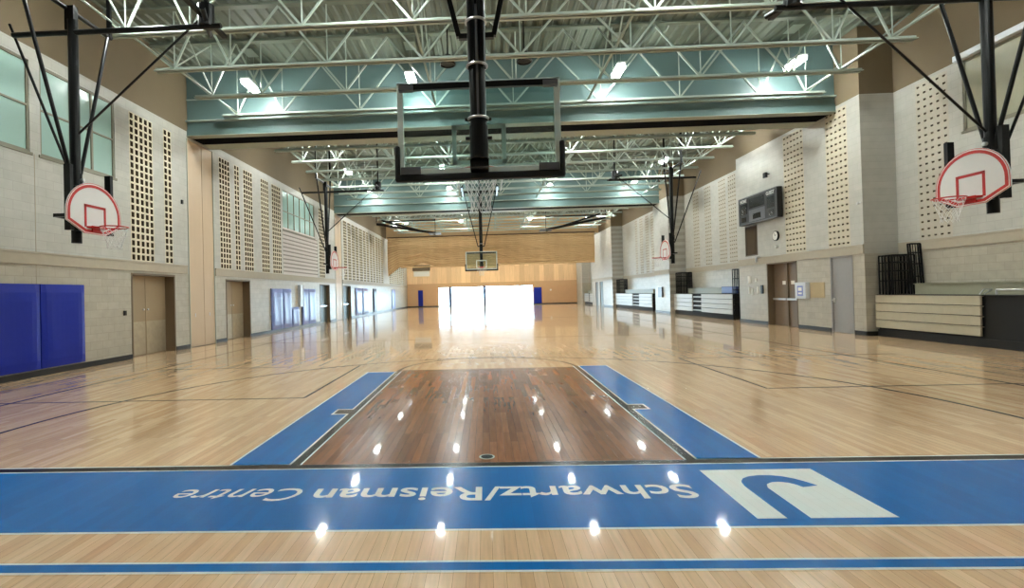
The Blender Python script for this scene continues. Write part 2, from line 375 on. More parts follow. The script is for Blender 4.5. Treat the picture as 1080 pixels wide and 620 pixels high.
# logo
slab('logo_panel', [(1.80, 3.49, 2.735, 4.42)], M['white'], .0026, 'white square emblem on the blue band')
sw = [(2.0,3.488),(2.0,4.05),(2.02,4.15),(2.07,4.22),(2.14,4.265),(2.23,4.285),(2.32,4.28),(2.40,4.255),(2.47,4.20),(2.52,4.13),(2.56,4.05),(2.43,4.02),(2.41,4.075),(2.37,4.115),(2.31,4.135),(2.25,4.13),(2.19,4.09),(2.16,4.02),(2.155,3.488)]
b = MB()
left = sw[0:11]; right = sw[11:][::-1]
import itertools
def lerp_poly(P, t):
    d = [0]
    for p, q in zip(P, P[1:]): d.append(d[-1]+math.dist(p, q))
    t *= d[-1]
    for i in range(len(P)-1):
        if t <= d[i+1]+1e-9:
            u = (t-d[i])/(d[i+1]-d[i]); return (P[i][0]+(P[i+1][0]-P[i][0])*u, P[i][1]+(P[i+1][1]-P[i][1])*u)
    return P[-1]
N = 40
for i in range(N):
    a, c = lerp_poly(left, i/N), lerp_poly(left, (i+1)/N); d_, e = lerp_poly(right, (i+1)/N), lerp_poly(right, i/N)
    b.prism([a, e, d_, c], 'Z', .001, .0032)
b.build('logo_swoosh', M['blue'], floor)
def text_mesh(name, body, m, x0, x1, ybase, ytop, shear=0, bold=0, parent=None, z=.0022, zt=.003):
    cu = bpy.data.curves.new(name, 'FONT'); cu.body = body; cu.shear = shear; cu.offset = bold; cu.extrude = .0004; cu.resolution_u = 4
    t = bpy.data.objects.new(name, cu); COL.objects.link(t); bpy.context.view_layer.update()
    me = bpy.data.meshes.new_from_object(t); bpy.data.objects.remove(t)
    xs = [v.co.x for v in me.vertices]; xa, xb = min(xs), max(xs)
    cap = .729 if True else 1
    for v in me.vertices:
        u = (v.co.x-xa)/(xb-xa); h = v.co.y/cap
        v.co = (x0+(x1-x0)*u, ybase+(ytop-ybase)*h, z if v.co.z < 0 else zt)
    me.materials.clear(); me.materials.append(m); me.update()
    o = bpy.data.objects.new(name, me); COL.objects.link(o); o.parent = parent
    return o
text_mesh('floor_lettering', 'Schwartz/Reisman', M['white'], 1.58, -1.42, 4.10, 3.83, 0, .014, floor)['label'] = 'bold white words Schwartz/Reisman, upside down'
text_mesh('floor_lettering', 'Centre', M['white'], -1.53, -2.57, 4.12, 3.86, .3, .001, floor)['label'] = 'light white word Centre, upside down'

# ------------------------------------------------------------------ ceiling deck
mb = MB(); x = XL-.6; prof = []
while x < XR2+.7:
    prof += [(x, ZD), (x+.04, ZD+.05), (x+.16, ZD+.05), (x+.2, ZD)]; x += .3
    prof += [(x-.1, ZD)]
mb2 = MB()
for p, q in zip(prof, prof[1:]):
    if abs(p[0]-q[0]) < 1e-6 and abs(p[1]-q[1]) < 1e-6: continue
    mb2.face([(p[0], YN-.4, p[1]), (q[0], YN-.4, q[1]), (q[0], YF+.4, q[1]), (p[0], YF+.4, p[1])][::-1])
mb2.box((XL-.8, YN-.6, ZD+.06), (XR2+.9, YF+.6, ZD+.3))
ceiling = struct(mb2.build('ceiling', M['deck']), 'corrugated grey green steel roof deck', 'ceiling')

# ------------------------------------------------------------------ bulkheads
def bulkhead(n, y, label, facemat, xr=XR):
    b = MB(); b.box((XL+.002, y+.08, 7.3), (xr-.002, y+.16, ZD-.002))
    r = struct(b.build('trim_%d' % n, facemat), label, 'bulkhead')
    b = MB(); b.box((XL+.002, y, 7.08), (xr-.002, y+.32, 7.10)); b.box((XL+.002, y+.04, 7.10), (xr-.002, y+.32, 7.32), 1); b.build('front_beam', [M['beige'], facemat], r)
    b = MB(); b.box((XL+.002, y+.32, 7.088), (xr-.002, y+1.0, 7.30)); b.build('partition_track', M['void'], r)
    b = MB(); b.box((XL+.002, y+1.0, 7.08), (xr-.002, y+1.6, 7.30)); b.box((XL+.002, y+1.45, 7.3), (xr-.002, y+1.55, ZD-.002), 1); b.build('back_beam', [M['beige'], facemat], r)
    b = MB(); b.box((XL+.002, y-.03, 7.56), (xr-.002, y+.08, 7.60)); b.box((XL+.002, y+.05, 8.3), (xr-.002, y+.08, 8.33)); b.build('angle_rail', M['steel'], r)
    return r
bulkhead(1, 16.42, 'teal painted bulkhead crossing the hall between the first and second bays', M['teal'])
bulkhead(2, 32.8, 'teal painted bulkhead crossing the hall behind the second bay', M['teal'])
b = MB(); b.box((XL+.002, 50.3, 7.3), (XR2-.002, 50.5, ZD-.002)); struct(b.build('trim_3', M['tanwall']), 'tan bulkhead above the rolled up divider curtain', 'bulkhead')
# ledge bands and baseboards
def band(n, x, sgn, segs, label):
    b = MB()
    for a, c in segs: b.box((x, a, 2.46), (x-sgn*.035, c, 2.72)); b.box((x, a, 2.70), (x-sgn*.05, c, 2.74))
    return struct(b.build('trim_%d' % n, M['band']), label, 'ledge')
band(4, XL, -1, [(YN, 16.3),(18.05,32.75),(34.4,YF)], 'beige ledge course running along the left wall above the doors')
band(5, XR, 1, [(15.45,22.9),(31.4,34.1),(45.4,54)], 'beige ledge course on the projecting parts of the right wall')
band(6, XR2, 1, [(YN,15.42),(22.95,31.35),(34.15,45.35)], 'beige ledge course inside the bleacher recesses')
def skirt(name, x, sgn, segs, label):
    b = MB()
    for a, c in segs: b.box((x, a, 0), (x-sgn*.02, c, .13))
    return struct(b.build(name, M['base']), label, 'baseboard')
skirt('baseboard_left', XL, -1, [(YN,13.66),(15.67,16.4),(18.02,18.77),(20.77,29.58),(31.52,32.8),(36.55,YF)], 'black vinyl base along the left wall')
o = skirt('baseboard_right', XR, 1, [(15.45,15.92),(16.97,18.7),(20.7,22.9),(31.4,34.1),(45.4,48.9)], 'black vinyl base along the right wall')
b = MB(); b.box((XR-.0, 15.43, 0), (XR2, 15.45, .13)); b.build('baseboard_return', M['base'], o)
b = MB(); b.box((XL, YF-.02, 0), (WA, YF, .12)); b.box((WB, YF-.02, 0), (XR, YF, .12)); struct(b.build('baseboard_far', M['base']), 'black base along the far wall', 'baseboard')

# ------------------------------------------------------------------ doors
DN = [0]
def double_door(x, sgn, y0, y1, zt, dep, leafm, jambm, label, kick=True, bar=False, n=2, push=False):
    DN[0] += 1
    xb = x+sgn*(dep-.06)
    b = MB()   # frame lining the opening
    b.box((x-sgn*.012, y0, 0), (x+sgn*dep, y0+.05, zt)); b.box((x-sgn*.012, y1-.05, 0), (x+sgn*dep, y1, zt)); b.box((x-sgn*.012, y0+.05, zt-.05), (x+sgn*dep, y1-.05, zt))
    r = struct(b.build('door_%d' % DN[0], jambm), label, 'door')
    w = (y1-y0-.1)/n
    for i in range(n):
        a = y0+.05+i*w+.006; c = a+w-.012
        lf = MB(); lf.box((xb, a, .01), (xb+sgn*.05, c, zt-.055)); lf = lf.build('door_leaf', leafm, r)
        if kick:
            k = MB(); k.box((xb-sgn*.006, a+.02, .03), (xb, c-.02, 1.0)); k.build('kick_plate', M['kick'], lf)
            h = MB(); yk = c-.09 if i == 0 else a+.09
            h.tube((xb-sgn*.004, yk, 1.35), (xb-sgn*.03, yk, 1.35), .03, 12); h.build('door_pull', M['chrome'], lf)
        if push:
            h = MB(); h.box((xb-sgn*.09, a+.05, 1.0), (xb-sgn*.05, c-.05, 1.07)); h.box((xb-sgn*.05, a+.08, 1.01), (xb, a+.14, 1.06)); h.box((xb-sgn*.05, c-.14, 1.01), (xb, c-.08, 1.06)); h.build('push_bar', M['chrome'], lf)
    return r
double_door(XL, -1, 13.67, 15.65, 2.4, .35, M['door'], M['jamb'], 'recessed taupe double door on the left wall beside the blue pads')
double_door(XL, -1, 18.78, 20.75, 2.36, .35, M['door'], M['jamb'], 'recessed taupe double door on the left wall just past the peach pocket doors')
double_door(XL, -1, 29.6, 31.5, 2.36, .25, M['teal_door'], M['jamb'], 'dark teal double door on the left wall under the far side hoop', kick=False, push=True)
double_door(XL, -1, 34.5, 36.5, 2.36, .25, M['teal_door'], M['jamb'], 'dark teal double door on the left wall past the second pocket', kick=False, push=True)
dd = double_door(XR, 1, 18.72, 20.68, 2.47, .3, M['doorbrown'], M['jamb'], 'brown double exit door on the right wall under the scoreboard end', kick=False, push=True)
b = MB(); b.box((XR+.19, 19.65, 0), (XR+.25, 19.75, 2.42)); mull = b.build('centre_mullion', M['jamb'], dd)
for lf, yy in zip([c for c in kids(dd) if c is not mull], (19.4, 19.95)):
    p = MB(); p.box((XR+.236, yy-.12 if yy < 19.5 else yy-.1, 1.6), (XR+.24, yy+.1, 1.74)); p.build('door_notice', M['paper'], lf)
gd = double_door(XR, 1, 15.94, 16.95, 2.46, .09, M['grey_door'], M['grey_door'], 'single grey steel door at the near end of the right wall', kick=False, n=1)
lf = kids(gd)[0]
h = MB(); h.box((XR+.01, 16.78, .98), (XR+.03, 16.88, 1.12)); h.tube((XR+.02, 16.83, 1.05), (XR-.05, 16.83, 1.05), .02, 10); h.tube((XR-.05, 16.83, 1.05), (XR-.05, 16.72, 1.05), .012, 8); h.build('door_handle', M['chrome'], lf)
for z in (.3, 1.25, 2.15):
    h = MB(); h.tube((XR+.02, 15.995, z-.06), (XR+.02, 15.995, z+.06), .015, 8); h.build('hinge', M['blk'], lf)
double_door(XR, 1, 49.0, 50.4, 2.4, .1, M['teal_door'], M['jamb'], 'dark door far down the right wall, nearer of the pair', kick=False)
double_door(XR, 1, 51.2, 52.3, 2.4, .1, M['teal_door'], M['jamb'], 'dark door far down the right wall, farther of the pair', kick=False)
# pocket doors for the folding partition
for n, (a, c) in enumerate(((16.44, 17.98), (32.82, 34.33))):
    e = tag(empty('pocket_door', (XL, a, 0)), ('tall peach laminate pocket door pair on the left wall at the first bulkhead', 'tall peach laminate pocket door pair on the left wall at the second bulkhead')[n], 'pocket door', 'pocket doors of the folding partitions')
    mid = (a+c)/2+.1; a0 = 0
    for p, q in ((0, mid-a-.01), (mid-a+.01, c-a)):
        b = MB(); b.box((-.055, p, .02), (-.005, q, 6.99)); l = b.build('door_leaf', M['peach'], e)
        b = MB(); b.box((-.006, p+.3, 1.02), (.004, p+.34, 1.14)); b.build('flush_pull', M['chrome'], l)
    b = MB(); b.box((-.058, mid-a-.012, .02), (-.02, mid-a+.012, 6.99)); b.build('meeting_edge', M['peach_d'], e)
    b = MB(); b.box((-.05, -.03, .0), (.02, 0, 7.0)); b.box((-.05, c-a, 0), (.02, c-a+.03, 7.0)); b.build('door_frame', M['beige'], e)

# ------------------------------------------------------------------ left windows
WN = [1]
def window_x(x, sgn, y0, y1, z0, z1, muls, hz, label, pane=None):
    WN[0] += 1; b = MB(); f = .05; xa, xb = x+sgn*.02, x+sgn*.09
    b.box((xa, y0, z0), (xb, y1, z0+f)); b.box((xa, y0, z1-f), (xb, y1, z1)); b.box((xa, y0, z0), (xb, y0+f, z1)); b.box((xa, y1-f, z0), (xb, y1, z1))
    for m_ in muls: b.box((xa, m_-.03, z0+f), (xb, m_+.03, z1-f))
    if hz: b.box((xa, y0+f, hz-.02), (xb, y1-f, hz+.02))
    r = struct(b.build('window_%d' % WN[0], M['frame']), label, 'window')
    ed = [y0+f]+list(muls)+[y1-f]; zz = [z0+f, hz, z1-f] if hz else [z0+f, z1-f]
    for p, q in zip(ed, ed[1:]):
        g = MB(); g.box((x+sgn*.05, p, z0+f), (x+sgn*.065, q, z1-f)); g.build('window_pane', pane or M['teal_pane'], r)
    b = MB(); b.box((x-sgn*.02, y0-.05, z0-.06), (x+sgn*.02, y1+.05, z0)); b.build('window_sill', M['frame'], r)
    return r
window_x(XL, -1, 5.6, 7.9, 4.92, 6.95, [6.75], 5.95, 'high teal window on the left wall, outside the left edge of the view')
window_x(XL, -1, 8.25, 10.62, 4.92, 6.95, [9.4], 5.95, 'high teal window on the left wall at the left edge of the view')
window_x(XL, -1, 10.88, 13.15, 4.92, 6.95, [11.75, 12.4], 5.95, 'high teal window on the left wall behind the near side hoop')
window_x(XL, -1, 24.35, 28.95, 5.0, 6.95, [25.1, 25.9, 26.7, 27.5, 28.25], 5.9, 'high row of narrow teal windows on the left wall in the second bay')
window_x(XR2, 1, 9.6, 13.3, 5.4, 7.2, [11.4], None, 'high pale window blind on the right wall behind the right hoop', M['bl_seat'])
b = MB(); b.box((XR2-.14, 9.5, 7.2), (XR2-.002, 13.4, 7.36)); tag(b.build('blind_cassette', M['cabinet'], bevel=.02), 'long white blind housing above the window at the top right', 'blind')

# ------------------------------------------------------------------ roof joists
BN = [-8.0, -6.5, -3.95, -1.46, 1.05, 3.85, 6.35, 8.85, 10.3]
TN = [-9.8, -7.25, -5.2, -2.7, -.2, 2.45, 5.1, 7.6, 9.6, 12.25]
def joist_parts(root, wide):
    b = MB()
    for s in (-1, 1):
        b.box((-8.5, s*.02, 7.60), (10.85, s*.10, 7.615)); b.box((-8.5, s*.02, 7.60), (10.85, s*.032, 7.69))
    b.build('bottom_chord', M['steel'], root)
    b = MB(); xe = 12.3 if wide else 11.3
    b.box((-9.85, -.09, ZD-.10), (xe, .09, ZD-.085)); b.box((-9.85, -.03, ZD-.10), (xe, .03, ZD-.01)); b.build('top_chord', M['steel_dk'], root)
    b = MB(); seq = []
    T = TN[:-1]+[xe-.1]
    for i, x in enumerate(BN):
        for t in (T[i], T[i+1]):
            off = .025 if t < x else -.025
            b.tube((x, off, 7.64), (t, off, ZD-.12), .023, square=True)
        b.tube((x, 0, 7.64), (x, 0, ZD-.12), .014, square=True)
    b.build('web', M['steel'], root)
ords = ['first','second','third','fourth','fifth','sixth','seventh','eighth','ninth','tenth']
protoW = protoN = None
def add_joist(y, wide, label, group):
    global protoW, protoN
    p = protoW if wide else protoN
    if p is None:
        r = empty('roof_joist', (0, y, 0)); joist_parts(r, wide)
        if wide: protoW = r
        else: protoN = r
    else:
        r = copy_tree(p); r.location = (0, y, 0)
    tag(r, label, 'roof joist', group)
for k, y in enumerate((16.22, 14.65, 12.85, 11.05, 9.25, 7.45, 5.65, 3.85, 2.05, .25)):
    add_joist(y, True, 'pale steel roof joist in the near bay, %s counting back from the near bulkhead' % ords[k], 'roof joists')
for k, y in enumerate((20.3, 22.1, 23.9, 25.7, 27.5, 29.3, 31.1)):
    add_joist(y, y > 23 and y < 31, 'pale steel roof joist in the second bay, %s behind the near bulkhead' % ords[k], 'roof joists')
for k, y in enumerate((36.2, 38.0, 39.8, 41.6, 43.4, 45.2, 47.0, 48.8)):
    add_joist(y, 34.2 < y < 45.3, 'pale steel roof joist in the third bay, %s behind the far teal bulkhead' % ords[k], 'roof joists')
# bridging lines along the hall
names = {-8.0: 'leftmost', -1.46: 'left of the main hoop', 3.45: 'right of the main hoop', 10.3: 'rightmost'}
for bay, (a, c, ys) in enumerate(((YN+.1, 16.35, [.25+1.8*i for i in range(9)]), (18.1, 32.75, [20.3+1.8*i for i in range(7)]), (34.4, 50.2, [36.2+1.8*i for i in range(8)]))):
    for x in names:
        b = MB(); b.box((x-.028, a, 7.70), (x+.028, c, 7.705)); b.box((x-.028, a, 7.70), (x-.022, c, 7.745))
        if x in (-1.46, 3.45, -8.0):
            for p, q in zip(ys, ys[1:]):
                if x == -8.0 and (round(p*10) % 4): continue
                b.tube((x, p, 7.70), (x, q, ZD-.13), .016, square=True); b.tube((x+.04, q, 7.70), (x+.04, p, ZD-.13), .016, square=True)
        b = b.build('joist_bridging', M['steel'])
        tag(b, 'steel bridging line running lengthwise under the %s bay joists, %s' % (('near', 'second', 'third')[bay], names[x]), 'bridging', 'joist bridging')

# ------------------------------------------------------------------ lamps
LX = [(-7.2,'far left'),(-2.14,'centre left'),(4.23,'centre right'),(9.5,'far right')]
LYs = [(4.75,'the row above the key'),(10.15,'the row above the near side hoops'),(15.45,'the row before the near bulkhead'),(21.2,'the first row past the near bulkhead'),(26.6,'the middle row of the second bay'),(31.95,'the last row of the second bay'),(35.35,'the first row of the third bay'),(40.7,'the middle row of the third bay'),(46.1,'the last row before the divider curtain'),(53.5,'the first row past the divider curtain'),(58.8,'the row nearest the far wall')]
lp = empty('high_bay_lamp', (0,0,0))
b = MB(); b.box((-.13, -.42, 8.295), (.13, .42, 8.35)); b.box((-.07, -.25, 8.35), (.07, .25, 8.43)); b.build('lamp_housing', M['lamph'], lp)
b = MB(); b.box((-.11, -.38, 8.20), (.11, .38, 8.294)); b.build('diffuser', M['lamp'], lp)
b = MB()
for s in (-1, 1): b.tube((0, s*.25, 8.43), (0, s*.25, ZD-.004), .006, 6)
b.box((-.17, -.27, ZD-.008), (.17, .27, ZD-.002)); b.build('suspension_rod', M['steel'], lp)
first = True
for y, row in LYs:
    for x, side in LX:
        o = lp if first else copy_tree(lp); first = False
        o.location = (x, y, 0)
        tag(o, 'bright rectangular high-bay lamp, %s of %s' % (side, row), 'ceiling lamp', 'high-bay lamps')
for x, s in ((-.9,'left'),(1.25,'right')):
    e = tag(empty('hanging_speaker', (x, 14.1, 8.0)), 'round black speaker hung from the joists, %s of the main hoop post' % s, 'speaker', 'hanging speakers')
    b = MB(); b.tube((0,0,.05), (0,0,.3), .21, 20, .10); b.build('speaker_body', M['spk'], e)
    b = MB(); b.ring((0,0,.05), .2, .025); b.build('speaker_rim', M['blk'], e)
    b = MB(); b.tube((0,0,.3), (0,0,1.296), .02, 8); b.build('hanger', M['blk'], e)
# conduit under the deck
b = MB(); b.tube((XL, 13.6, 9.1), (XR2, 13.6, 9.1), .018, 8); tag(b.build('conduit', M['steel_dk']), 'thin pipe crossing the hall under the roof deck in the near bay', 'pipe')

# ------------------------------------------------------------------ nets
def net_mesh(c, r0, r1, h, n=12, rows=6, th=.004, flare=0):
    b = MB(); P = {}
    for j in range(rows+1):
        t = j/rows; r = r0+(r1-r0)*min(1, t*1.25) + (.012 if j == rows else 0)
        for i in range(n):
            a = 2*math.pi*(i+(.5 if j % 2 else 0))/n; P[j, i] = (c[0]+r*math.cos(a), c[1]+r*math.sin(a), c[2]-h*t)
    for j in range(rows):
        for i in range(n):
            k = (i+1) % n if j % 2 else (i-1) % n
            b.tube(P[j,i], P[j+1,i], th, 5); b.tube(P[j,i], P[j+1,k], th, 5)
    return b
def arc3(c, r, a0, a1, n): return [(c[0]+r*math.cos(a0+(a1-a0)*i/n), c[1]+r*math.sin(a0+(a1-a0)*i/n)) for i in range(n+1)]

# ------------------------------------------------------------------ glass-backboard hoops (local: faces +Y)
def main_hoop(loc, rz, label, pole_h=7.6):
    r = tag(empty('basketball_hoop', loc, rz), label, 'basketball hoop', 'glass backboard hoops')
    W2_, z0, z1 = .915, 2.90, 3.97
    b = MB(); f = .065
    b.box((-W2_, -.03, z0), (-W2_+f, .02, z1)); b.box((W2_-f, -.03, z0), (W2_, .02, z1)); b.box((-W2_, -.03, z1-.03), (W2_, .02, z1)); b.box((-W2_, -.03, z0), (W2_, .02, z0+.09))
    b.build('backboard_frame', M['alu'], r, bevel=.004)
    b = MB(); b.box((-W2_+f, -.008, z0+.09), (W2_-f, .004, z1-.03)); g = b.build('backboard_glass', M['glass'], r)
    b = MB(); w, zq, h, t = .305, 3.03, .45, .05
    b.box((-w, .005, zq), (-w+t, .008, zq+h)); b.box((w-t, .005, zq), (w, .008, zq+h)); b.box((-w, .005, zq+h-t), (w, .008, zq+h)); b.box((-w, .005, zq), (w, .008, zq+t)); b.build('target_square', M['mark'], g)
    b = MB(); b.box((-W2_-.02, -.05, z0-.045), (W2_+.02, .045, z0+.035))
    for s in (-1, 1): b.box((s*(W2_-.022), -.05, z0-.045), (s*(W2_+.04), .045, z0+.36))
    b.build('backboard_padding', M['rubber'], r, bevel=.022)
    for s in (-1, 1):
        b = MB(); b.box((s*.885, -.06, z0+.03), (s*.66, -.035, z0+.11)); b.build('corner_bracket', M['sbg'], r)
    # steel behind the glass
    b = MB()
    b.box((-.87, -.10, z1-.11), (.87, -.05, z1-.045)); b.build('top_mounting_bar', M['blk'], r)
    for s in (-1, 1):
        b = MB(); b.box((s*.72, -.115, z1-.115), (s*.88, -.035, z1-.06)); b.build('mounting_clamp', M['sbg'], r)
    # posts
    b = MB(); b.tube((0, -.32, 3.0), (0, -.32, 4.0), .088, 20); b.tube((0, -.32, 3.0), (0, -.32, 3.35), .1, 20)
    b.box((-.1, -.3, 2.93), (.1, -.04, 3.22)); b.build('lower_sleeve', M['blk'], r, smooth=False)
    b = MB()
    for s in (-1, 1): b.tube((s*.055, -.36, 3.95), (s*.055, -.36, pole_h), .042, 14)
    b.box((-.03, -.35, 3.95), (.03, -.30, pole_h)); b.build('twin_post', M['blk'], r)
    b = MB(); b.box((-.012, -.43, 3.45), (.012, -.40, 4.6)); b.build('adjuster_rod', M['sbg'], r)
    for z in (3.42, 3.98, 4.45):
        b = MB(); b.ring((0, -.34, z), .105, .014); b.build('clamp_ring', M['chrome'], r)
    for z in (3.42, 3.22):
        b = MB(); b.tube((-.14, -.34, z), (.14, -.34, z), .018, 8); b.build('clamp_bolt', M['blk'], r)
    for s in (-1, 1):
        b = MB(); b.path([(s*.08, -.34, 4.30), (s*.185, -.34, 4.30), (s*.95, -.34, pole_h)], .026, square=True); b.build('side_strut', M['blk'], r)
    b = MB(); b.tube((-.75, -.34, 6.6), (.75, -.34, 6.6), .03, 8); b.tube((-.45, -.34, 5.5), (.45, -.34, 5.5), .02, 8); b.build('cross_bar', M['blk'], r)
    b = MB(); b.tube((0, -.3, 4.6), (0, 2.4, pole_h+.05), .03, 10); b.build('rear_brace', M['blk'], r)
    b = MB(); b.tube((-1.12, -.36, pole_h), (1.12, -.36, pole_h), .05, 12)
    for s in (-1, 1): b.box((s*1.0-.05, -1.4, pole_h-.06), (s*1.0+.05, 1.2, pole_h+.02)); b.box((s*1.0-.03, -.4, pole_h), (s*1.0+.03, -.32, ZD-.004))
    b.build('pivot_beam', M['blk'], r)
    # rim and net
    b = MB(); b.ring((0, .02+.15+.23, 3.05), .235, .01, n=32); b.box((-.09, .005, 2.99), (.09, .03, 3.08)); b.box((-.06, .03, 3.03), (.06, .18, 3.05)); rm = b.build('rim', M['red'], r)
    b = net_mesh((0, .4, 3.045), .228, .115, .48); b.build('net', M['net'], rm)
    b = MB()
    for s in (-1, 1): b.tube((s*.27, .3, 3.0), (s*.24, .28, 2.78), .006, 6)
    b.build('loose_cord', M['net'], rm)
    return r
main_hoop((-.03, 5.65, 0), 0, 'large glass backboard hoop in the foreground seen from behind, black padded edge', 7.58)
main_hoop((-.2, 29.0, 0), math.pi, 'small distant glass backboard hoop facing the camera above the far end of the court', 7.5)

# ------------------------------------------------------------------ fan-backboard side hoops (local: faces +Y)
def fan_outline(w=.685, top=.99, n=20):
    pts = [(-.26, 0), (.26, 0), (w, .20), (w, .36)]
    for i in range(1, n):
        a = math.pi*i/n; pts.append((w*math.cos(a), .36+(top-.36)*math.sin(a)))
    pts.append((-w, .36)); pts.append((-w, .20)); return pts
def scale_poly(P, k, c=(0, .47)): return [(c[0]+(p[0]-c[0])*k, c[1]+(p[1]-c[1])*(1-(1-k)*1.3)) for p in P]
def side_hoop(loc, rz, label, beam=2.6, back=1.5, bz=6.9, f0=4.8, f1=2.16):
    r = tag(empty('basketball_hoop', loc, rz), label, 'basketball hoop', 'fan backboard side hoops')
    z0 = 2.92; O = fan_outline()
    b = MB(); b.prism([(x, z+z0) for x, z in O], 'Y', -.03, 0); bb = b.build('fan_backboard', M['bbw'], r, bevel=.008)
    b = MB()
    I0, I1 = scale_poly(O, .955), scale_poly(O, .875); n = len(O)
    for i in range(n):
        j = (i+1) % n; b.prism([(p[0], p[1]+z0) for p in (I1[i], I1[j], I0[j], I0[i])], 'Y', .0005, .005)
    O2 = scale_poly(O, .985)
    for i in range(n):
        j = (i+1) % n; b.prism([(p[0], p[1]+z0) for p in (O2[i], O2[j], O[j], O[i])], 'Y', .0004, .003)
    w, zq, h, t = .27, z0+.12, .44, .05
    b.box((-w, .001, zq), (-w+t, .006, zq+h)); b.box((w-t, .001, zq), (w, .006, zq+h)); b.box((-w, .001, zq+h-t), (w, .006, zq+h))
    b.build('backboard_marking', M['red'], bb)
    b = MB(); b.ring((0, .38, 3.05), .235, .011, n=28); b.prism([(-.22,.0),(.22,.0),(.10,.17),(-.10,.17)], 'Z', 3.025, 3.06); b.box((-.1, .002, 2.96), (.1, .02, 3.08)); rm = b.build('rim', M['red'], r)
    b = net_mesh((0, .38, 3.045), .228, .12, .42, th=.0025); b.build('net', M['net'], rm)
    PY = -.38
    b = MB(); b.tube((0, PY, 2.76), (0, PY, bz+.25), .088, 18); b.build('post', M['blk'], r)
    b = MB(); b.tube((0, PY, 3.88), (0, PY, 4.12), .11, 18); b.build('post_collar', M['blk'], r); b = MB(); b.box((-.1, PY+.05, 3.0), (.1, -.03, 3.5)); b.build('backboard_bracket', M['blk'], r); b = MB(); b.tube((-.02, PY+.1, 4.0), (-.02, PY+.15, 4.0), .035, 12); b.build('bolt_plate', M['chrome'], r)
    for s in (-1, 1):
        b = MB(); b.box((s*.50-.04, -.16, 2.95), (s*.50+.04, -.04, 4.18)); b.box((s*.5-.03, PY, 3.2), (s*.5+.03, -.1, 3.26)); b.box((0, PY-.03, 3.2), (s*.5, PY+.03, 3.26)); b.build('mounting_upright', M['blk'], r)
    for s in (-1, 1):
        b = MB(); b.tube((s*.1, PY, 4.05), (s*1.05, PY-.1, 7.35), .035, 12); b.build('side_strut', M['blk'], r)
    b = MB(); b.tube((0, PY-.05, f0), (0, f1, bz+.15), .022, 10); b.build('front_brace', M['blk'], r)
    b = MB(); b.tube((-.12, PY-.05, 3.75), (-.12, PY-back+.1, bz+.3), .026, 10); b.build('rear_brace', M['blk'], r)
    b = MB(); b.tube((.02, PY-back+.3, bz), (.02, beam, bz), .05, 12); b.build('ceiling_beam', M['blk'], r)
    b = MB(); b.tube((-1.15, PY-.1, 7.38), (1.15, PY-.1, 7.38), .045, 12); b.build('pivot_beam', M['blk'], r)
    for s in (-1, 1):
        b = MB(); b.box((s*1.1-.03, PY-.14, 7.38), (s*1.1+.03, PY-.06, ZD-.004)); b.build('ceiling_hanger', M['blk'], r)
    b = MB(); b.box((-.06, PY-.12, bz+.05), (.06, PY+.06, 7.42)); b.build('post_head', M['blk'], r)
    b = MB()
    b.tube((-.5, beam-.5, bz+.1), (.5, beam-.1, bz+.1), .05, 10); b.tube((0, beam-.3, bz), (0, beam-.3, bz+.42), .15, 14); b.box((-.7, beam-.35, bz+.13), (.7, beam-.25, bz+.19)); b.build('winch', M['blk'], r)
    b = MB(); b.box((-.03, beam-.33, bz+.3), (.03, beam-.27, ZD-.004)); b.build('ceiling_hanger', M['blk'], r)
    return r
side_hoop((-7.6, 9.56, 0), -math.pi/2, 'white and red fan backboard hoop hanging at the left, nearest the camera')
side_hoop((8.7, 9.28, 0), math.pi/2, 'white and red fan backboard hoop hanging at the right, nearest the camera', beam=3.3, bz=6.62, f0=4.1, f1=2.2)
side_hoop((-7.6, 25.2, 0), -math.pi/2, 'fan backboard hoop hanging at the left wall in the second bay')
side_hoop((8.7, 24.6, 0), math.pi/2, 'fan backboard hoop hanging by the right wall bleachers in the second bay')
# folded hoops in the third bay
for s, x0, x1, lab in ((-1, -8.6, -3.9, 'left'), (1, 9.6, 4.9, 'right')):
    e = tag(empty('folded_hoop_arm', (0, 40, 0)), 'black hoop arm folded up under the roof of the third bay, %s side' % lab, 'folded hoop', 'folded hoop arms')
    b = MB(); b.tube((x0, 0, 7.3), (x1, 0, 6.45), .1, 10); b.build('post', M['blk'], e)
    b = MB(); b.tube((x0+.5*-s, .5, 7.55), (x1, .1, 6.35), .04, 8); b.tube((x0+.5*-s, -.5, 7.55), (x1, -.1, 6.35), .04, 8); b.build('side_strut', M['blk'], e)
    b = MB(); b.box((x1-.5, -.65, 6.38), (x1+.45, .65, 6.42)); b.build('fan_backboard', M['sbg'], e)
    b = MB(); b.tube((x0-.5*-s*-1, 0, 7.5), (x1, 0, 7.5), .06, 8); b.box((x0-.03, -.03, 7.5), (x0+.03, .03, ZD-.004)); b.box((x1-.03, -.03, 7.5), (x1+.03, .03, ZD-.004)); b.box((x1-.02, -.02, 6.5), (x1+.02, .02, 7.5)); b.build('ceiling_beam', M['blk'], e)

